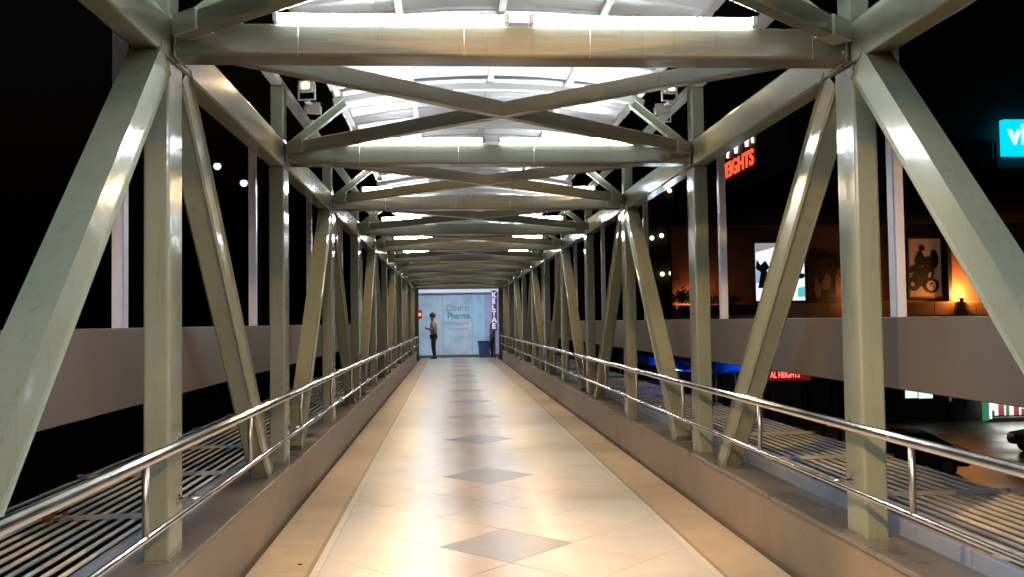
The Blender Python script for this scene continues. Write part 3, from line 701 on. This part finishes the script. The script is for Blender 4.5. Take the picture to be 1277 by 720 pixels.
def ringf(bm, cx, cz, ro, ri, n=22):
    for i in range(n):
        t0, t1 = 6.2832*i/n, 6.2832*(i+1)/n
        q = [(cx + ro*math.cos(t0)*bh/bw, cz + ro*math.sin(t0)), (cx + ro*math.cos(t1)*bh/bw, cz + ro*math.sin(t1)), (cx + ri*math.cos(t1)*bh/bw, cz + ri*math.sin(t1)), (cx + ri*math.cos(t0)*bh/bw, cz + ri*math.sin(t0))]
        flat(bm, q, -.022, -.0165)
part('printed_wheel', lambda bm: ringf(bm, .68, .19, .135, .085), ink, mp_)
part('printed_wheel', lambda bm: ringf(bm, .13, .22, .12, .05), ink, mp_)
part('printed_wheel', lambda bm: ringf(bm, .68, .19, .083, .062), mat('cream_print', (0.6, 0.5, 0.38), 0.6), mp_)
# small white wall lettering beside it
wl_ = thing('wall_lettering', 'two small white wall letters left of the motorcycle poster', 'lettering', tuple(at(1110, 362, BD - 0.1)))
wlm = mat('white_wall_letters', (0.7, 0.65, 0.62), 0.5, emit=(0.7, .6, .6), estr=0.25)
letters('letter', 'z', 0.75, wlm, wl_, (0, 0.06, 0.0), fr, 0.02); letters('letter', 'z', 0.75, wlm, wl_, (0, 0.06, 0.95), fr, 0.02)

# blue sign on the upper storey
x0, x1, z0, z1 = rect(1252, 149, 1343, 194, BD - 15.4)
vg = thing('blue_sign', 'glowing cyan blue shop sign with white letters high on the right', 'sign', (x0, BD - 15.4, z0))
part('light_box', lambda bm: box(bm, 0, x1 - x0, 0, 0.25, 0, z1 - z0, 0.02), mat('cyan_glow', (0.0, 0.5, 0.9), 0.4, emit=(0.0, 0.66, 0.95), estr=1.05), vg)
letters('lettering', 'vivo', 1.05, mat('white_glow', (1, 1, 1), 0.4, emit=(0.8, 1.0, 1.0), estr=1.0), vg, (0.17, -0.012, 0.42), fr, 0.01, 0.95, bold=0.03)
# red HEIGHTS sign on the side wall of the upper storey
red = mat('red_neon', (1, .1, .05), 0.4, emit=(1.0, 0.085, 0.03), estr=1.4); pinkw = mat('pink_white_neon', (1, .7, .7), 0.4, emit=(1.0, 0.62, 0.58), estr=1.6)
hx = 11.48
def side_at(px, py):
    v = CROT @ Vector(((px - W/2)/FPX, -(py - H/2)/FPX, -1.0)); return CAMP + v*((hx - CAMP.x)/v.x)
pL, pR = side_at(899, 229), side_at(942, 211)
hs_ = thing('neon_sign', 'red neon HEIGHTS sign with pink arches high on the dark building side', 'sign', (hx, pL.y, pL.z))
part('board', lambda bm: box(bm, 0.01, 0.12, pR.y - pL.y - 0.1, 0.1, -0.2, 2.3), mat('dark_maroon_board', (0.03, 0.008, 0.01), 0.5), hs_)
hl = letters('lettering', 'HEIGHTS', 0.86, red, hs_, (-0.02, 0, 0.12), (R(90), 0, R(-90)), 0.02, 1.0, bold=0.02)
w_ = hl.dimensions.x if hl.dimensions.x > 0 else 4.5
bpy.context.view_layer.update(); w_ = max(v.co.x for v in hl.data.vertices); hl.scale.x = (pL.y - pR.y)*0.97/w_
def arch(y0, y1, zb, h):
    def f(bm):
        N = 10
        for i in range(N):
            t0, t1 = math.pi*i/N, math.pi*(i+1)/N; c = (y0+y1)/2; r = (y1-y0)/2
            bar(bm, (0, c + r*math.cos(t0), zb + h*math.sin(t0)), (0, c + r*math.cos(t1), zb + h*math.sin(t1)), 0.05, 0.16, Vector((1, 0, 0)))
    return f
LL = pL.y - pR.y
part('arch_mark', arch(-0.50*LL, -0.25*LL, 0.90, 0.42), pinkw, hs_); part('arch_mark', arch(-0.80*LL, -0.52*LL, 0.92, 0.5), pinkw, hs_); part('arch_mark', arch(-0.97*LL, -0.82*LL, 0.92, 0.36), pinkw, hs_)
# red LED text lower down
p = at(960, 473, BD - 3)
ls = thing('led_sign', 'long red LED text sign low on the dark building front', 'sign', (p.x, BD - 3, p.z))
part('board', lambda bm: box(bm, -0.1, 2.05, 0.012, 0.12, -0.08, 0.5), mat('led_board', (0.10, 0.005, 0.005), 0.5, emit=(0.35, 0.01, 0.01), estr=0.35), ls)
letters('lettering', 'AL HEIGHTS', 0.42, mat('led_red', (1, .2, .2), 0.4, emit=(1.0, 0.16, 0.13), estr=1.6), ls, (0.04, 0, 0.06), fr, 0.008, 0.64, bold=0.008)
for sx in (0.2, 1.75): part('post', lambda bm: box(bm, sx - .04, sx + .04, 0.03, 0.11, GZ - p.z, -0.08), endm, ls)

# ground-floor windows and shop
litw = mat('white_lit_window', (0.9, 0.95, 0.95), 0.4, emit=(0.88, 1.0, 1.0), estr=0.95)
for (a, b, c, d), lab, mm in (((1133, 480, 1148, 495), 'left pane of bright white', litw),):
    pass
x0, x1, z0, z1 = rect(1133, 481, 1167, 497, BD - 0.2)
w1 = thing('lit_window', 'bright white two-pane window low on the dark building', 'window', (x0, BD + 0.12, z0))
part('frame', lambda bm: [box(bm, -.08, x1 - x0 + .08, 0.02, .17, -.08, z1 - z0 + .08)], endm, w1)
xm = (x1 - x0)*0.47
part('pane', lambda bm: box(bm, 0, xm - .04, -0.01, 0.018, 0, z1 - z0), litw, w1); part('pane', lambda bm: box(bm, xm + .03, x1 - x0, -0.01, 0.018, -0.03, z1 - z0 - .03), litw, w1)
x0, x1, z0, z1 = rect(1188, 492, 1208, 501, BD - 0.2)
w2 = thing('dim_window', 'dim bluish window between the white window and the shop', 'window', (x0, BD + 0.12, z0))
part('frame', lambda bm: box(bm, -.08, x1 - x0 + .08, 0.02, .17, -.08, z1 - z0 + .08), endm, w2)
part('pane', lambda bm: box(bm, 0, x1 - x0, -0.01, 0.018, 0, z1 - z0), mat('dim_blue_pane', (.1, .12, .16), 0.3, emit=(.1, .12, .17), estr=0.5), w2)
x0, x1, z0, z1 = rect(1226, 494, 1330, 519, BD - 0.6)
sw, sh_ = x1 - x0, z1 - z0
sp_ = thing('lit_shop', 'brightly lit shop front with green edge at street level on the far right', 'shop', (x0, BD - 0.6, z0))
part('back_panel', lambda bm: box(bm, 0.35, sw, 0.5, 0.6, 0, sh_), mat('shop_glow', (0.9, 0.85, 0.85), 0.5, var=0.5, vscale=0.8, emit=(0.95, 0.85, 0.83), estr=0.75), sp_)
part('green_board', lambda bm: box(bm, 0, 0.33, 0.0, 0.1, -0.2, sh_ + .3), mat('green_lit_board', (0.05, 0.3, 0.12), 0.5, emit=(0.06, 0.30, 0.14), estr=0.5), sp_)
part('light_strip', lambda bm: box(bm, 0.34, 0.44, -0.05, 0.05, -0.1, sh_ + .1), litw, sp_)
part('counter', lambda bm: box(bm, 0.35, sw, 0.0, 0.45, GZ - z0, -0.05, 0.02), walld, sp_)
for i in range(9):
    xx = 0.7 + i*0.42; hh = random.uniform(.2, .8)*sh_
    part('goods', lambda bm: box(bm, xx, xx + random.uniform(.15, .3), 0.40, 0.49, 0.0, hh, 0.02), mat('goods_%d' % i, random.choice([(.5, .1, .12), (.1, .1, .12), (.4, .2, .2), (.15, .3, .2)]), 0.5), sp_)
part('awning', lambda bm: bar(bm, (sw/2 + .2, -0.4, sh_ + 0.35), (sw/2 + .2, 0.7, sh_ + 0.6), sw + 0.2, 0.06), walld, sp_)
ld = bpy.data.lights.new('shop_lamp', 'AREA'); ld.energy = 90; ld.size = 2.0; ld.color = (0.95, 1.0, 0.92)
lo = bpy.data.objects.new('shop_lamp', ld); COL.objects.link(lo); lo.parent = sp_; lo.location = (1.8, -0.15, sh_ + 0.2); lo.rotation_euler = Vector((0, -0.8, -1)).to_track_quat('-Z', 'Y').to_euler()

# shrubs on the cladding ledge
leafm = mat('dark_shrub_leaf', (0.035, 0.05, 0.02), 0.6, var=0.3, vscale=4)
def shrub(px, py, wpx, hpx, label):
    p = at(px, py, BD - 0.9); s = BD/FPX; rx, rz = wpx*s/2, hpx*s
    t = thing('shrub', label, 'shrub', (p.x, BD - 0.9, zl1 + 0.02), 'shrubs on the wall ledge')
    rnd = random.Random(px)
    def stem(bm):
        for i in range(6): tube(bm, (0, 0, -0.5), (rnd.uniform(-rx*.6, rx*.6), rnd.uniform(-.2, .2), rz*rnd.uniform(.4, .8)), .03, .008, 6)
    part('stem', stem, endm, t)
    def lf(bm):
        for i in range(420):
            a, b = rnd.uniform(0, 6.28), rnd.uniform(0, 1); r = rnd.random()**.5*(1 + .25*math.sin(3*a))
            c = Vector((r*math.cos(a)*rx, r*math.sin(a)*.35, (.15 + .75*b + .2*math.sin(5*a)*b)*rz*(1 - .3*r)))
            d = Vector((rnd.gauss(0, 1), rnd.gauss(0, 1), rnd.gauss(0, 1))).normalized(); e = d.cross(Vector((rnd.gauss(0, 1), rnd.gauss(0, 1), 1))).normalized()
            L = rnd.uniform(.09, .19)
            bm.faces.new([bm.verts.new(c + q) for q in (d*L, e*L*.35, -d*L, -e*L*.35)])
    part('foliage', lf, leafm, t)
shrub(856, 384, 44, 22, 'dark leafy shrub on the wall ledge, left of the tall lilac pole')
shrub(905, 388, 34, 12, 'low dark shrub on the wall ledge, right of the taller shrub')
part_p = None
# planter box under the shrubs
pb = thing('planter', 'long dark planter box holding the shrubs on the wall ledge', 'planter', (xl + 1.6, BD - 0.9, zl1 - 0.55))
part('trough', lambda bm: box(bm, -1.5, 2.6, -0.32, 0.3, 0, 0.5, 0.02), walld, pb)
part('soil', lambda bm: box(bm, -1.45, 2.55, -0.27, 0.25, 0.5, 0.53), mat('dark_soil', (.03, .02, .015), .9), pb)

# far dark block with small lamps (between the posts on the right)
fb = thing('far_block', 'black unlit block far behind the right trusses', 'building', (0, 80, 0))
x0 = at(770, 300, 80).x; x1 = at(842, 300, 80).x
part('wall', lambda bm: box(bm, x0, x1, 0, 6, GZ, 14), mat('black_wall', (0.012, 0.012, 0.014), 0.8), fb)
part('parapet', lambda bm: box(bm, x0 - .2, x1 + .2, -0.2, 6.2, 14, 14.5), walld, fb)
warmw = mat('warm_bulb', (1, .8, .6), 0.4, emit=(1.0, 0.72, 0.48), estr=4.0)
for px, py, lab in ((813, 297, 'left of the upper pair'), (825, 294, 'right of the upper pair'), (826, 342, 'left of the lower pair'), (837, 341, 'right of the lower pair'), (835, 238, 'highest and alone')):
    p = at(px, py, 79.8)
    t = thing('wall_lamp', 'small warm wall lamp on the black far block, %s' % lab, 'lamp', tuple(p), 'lamps on the far block')
    part('bulb', lambda bm: bmesh.ops.create_icosphere(bm, subdivisions=2, radius=0.20), warmw, t)
    part('bracket', lambda bm: box(bm, -.05, .05, 0.1, 0.22, -.28, .12), endm, t)

# blue canopies on the street
tarp = mat('blue_tarpaulin', (0.03, 0.13, 0.42), 0.4, var=0.2, vscale=1.0)
tn = tarp.node_tree; tb_ = tn.nodes.new('ShaderNodeBsdfTranslucent'); tb_.inputs[0].default_value = (0.03, 0.22, 0.75, 1)
tm_ = tn.nodes.new('ShaderNodeMixShader'); tm_.inputs[0].default_value = 0.55
tn.links.new(tn.nodes['Principled BSDF'].outputs[0], tm_.inputs[1]); tn.links.new(tb_.outputs[0], tm_.inputs[2]); tn.links.new(tm_.outputs[0], tn.nodes['Material Output'].inputs[0])
def canopy(px, py, wpx, D, label, watts, tilt):
    p = at(px, py, D); w = wpx*D/FPX/2
    t = thing('market_canopy', label, 'canopy', (p.x, D, GZ), 'blue canopies on the street'); hgt = p.z - GZ
    def cl(bm):
        n = 10; rows = []
        for i in range(n + 1):
            rows.append([bm.verts.new((-w + 2*w*i/n, -1.6 + 3.2*j/8, hgt + tilt*(i/n - .5) - 0.35*abs(j/8 - .5)*2 - 0.22*math.sin(math.pi*i/n*2)**2*math.sin(math.pi*j/4)**2 + random.uniform(-.02, .02))) for j in range(9)])
        for i in range(n):
            for j in range(8): bm.faces.new((rows[i][j], rows[i+1][j], rows[i+1][j+1], rows[i][j+1]))
        r = bmesh.ops.extrude_face_region(bm, geom=list(bm.faces))
        for v in r['geom']:
            if isinstance(v, bmesh.types.BMVert): v.co.z += 0.01
    part('cloth', cl, tarp, t)
    for sx in (-1, 1):
        for sy in (-1, 1): part('pole', lambda bm: tube(bm, (sx*w*.97, sy*1.55, 0), (sx*w*.97, sy*1.55, hgt - .38 + sx*tilt*.48), 0.03, n=8), endm, t)
    part('bulb', lambda bm: bmesh.ops.create_icosphere(bm, subdivisions=2, radius=0.07, matrix=Matrix.Translation((w*.35, -1.0, hgt - .75))), mat('canopy_bulb_%d' % px, (1, 1, 1), .4, emit=(.85, .93, 1), estr=8), t)
    ld = bpy.data.lights.new('canopy_lamp', 'POINT'); ld.energy = watts; ld.color = (.75, .9, 1.0); ld.shadow_soft_size = 0.08
    lo = bpy.data.objects.new('canopy_lamp', ld); COL.objects.link(lo); lo.parent = t; lo.location = (w*.35, -1.0, hgt - .60)
canopy(820, 446, 80, 36, 'blue tarpaulin canopy beyond the side girder, nearest the far end', 130, -0.5)
canopy(905, 449, 60, 33, 'dark blue tarpaulin canopy, right of the brighter blue one', 40, 0.2)
canopy(800, 478, 70, 31, 'lower blue tarpaulin canopy seen through the right handrail', 50, 0.3)

# leaning support poles
lp = thing('leaning_poles', 'pair of thin dark poles leaning together below the right girder', 'poles', (at(1040, 500, 30).x, 30, GZ))
part('pole', lambda bm: tube(bm, (-0.75, 0, 0), (0.1, 0, 3.9), 0.05, n=10), fasc, lp); part('pole', lambda bm: tube(bm, (0.18, 0, 0), (0.2, 0, 3.9), 0.05, n=10), fasc, lp)

# cars
def car(px, D, rz, label):
    p = at(px, 560, D)
    t = thing('parked_car', label, 'car', (p.x, D, GZ), 'cars parked on the street', (0, 0, rz))
    cm = mat('car_paint_%d' % px, (0.03, 0.03, 0.036), 0.16, coat=0.6); gm = darkglass
    def ext(bm, prof, hw0, hw1f):
        a = [bm.verts.new((x, -hw1f(z), z)) for x, z in prof]; b = [bm.verts.new((x, hw1f(z), z)) for x, z in prof]
        n = len(prof); bm.faces.new(a); bm.faces.new(b[::-1])
        for i in range(n): bm.faces.new((a[i], b[i], b[(i+1) % n], a[(i+1) % n]))
        bmesh.ops.bevel(bm, geom=list(bm.edges), offset=0.04, segments=2, affect='EDGES')
    body = [(-2.1, .35), (2.05, .35), (2.15, .55), (2.05, .80), (1.15, .96), (-1.5, .98), (-2.12, .92), (-2.18, .6)]
    part('body', lambda bm: ext(bm, body, .85, lambda z: .86 if z < .9 else .80), cm, t)
    cab = [(1.0, .95), (.35, 1.42), (-.9, 1.46), (-1.75, .97)]
    part('cabin', lambda bm: ext(bm, cab, .7, lambda z: .76 if z < 1.2 else .62), gm, t)
    part('roof_panel', lambda bm: box(bm, -.85, .32, -.60, .60, 1.44, 1.475, 0.012), cm, t)
    wh = mesh('wheel', lambda bm: tube(bm, (0, -.1, 0), (0, .1, 0), .32, n=20), black); rim = mesh('rim', lambda bm: tube(bm, (0, -.105, 0), (0, .105, 0), .19, n=14), steel2)
    for wx in (-1.35, 1.35):
        for wy in (-.78, .78):
            w_o = put('wheel', wh, t, (wx, wy, .32)); put('rim', rim, w_o)
    for wy in (-.6, .6):
        part('headlight', lambda bm: box(bm, 2.06, 2.15, wy - .18, wy + .18, .62, .76, .02), housing, t)
        part('tail_light', lambda bm: box(bm, -2.2, -2.1, wy - .16, wy + .16, .68, .84, .02), mat('tail_red_%d_%d' % (px, int(wy*10)), (.2, .01, .01), .3), t)
car(1335, 34, R(180), 'black car cut by the right edge of the picture, below the lit shop')
car(1122, 31, R(165), 'dark car below the right handrail, left of the other car')

# ------------------------------------------------------------------ street lamps on the left
wh_glow = mat('blue_white_lamp', (1, 1, 1), .4, emit=(0.50, 0.58, 1.0), estr=2.2)
mast = at(324, 300, 48)
sl = thing('street_lamp', 'twin street lamp glowing blue-white in the dark beyond the left side', 'street lamp', (mast.x, 48, GZ))
part('mast', lambda bm: tube(bm, (0, 0, 0), (0, 0, at(320, 195, 48).z - GZ + .3), 0.11, 0.06, 12), endm, sl)
for px, py in ((271, 207), (304, 228)):
    q = at(px, py, 48) - Vector((mast.x, 48, GZ))
    part('arm', lambda bm: tube(bm, (q.x, 0, q.z + .25), (0, 0, q.z + .32), 0.03, n=8), fasc, sl)
    h_ = part('lamp_head', lambda bm: [tube(bm, (q.x, 0, q.z + .12), (q.x, 0, q.z + .26), .32, .10, 14)], fasc, sl)
    part('bulb', lambda bm: bmesh.ops.create_icosphere(bm, subdivisions=2, radius=0.20, matrix=Matrix.Translation((q.x, 0, q.z - .02))), wh_glow, sl)
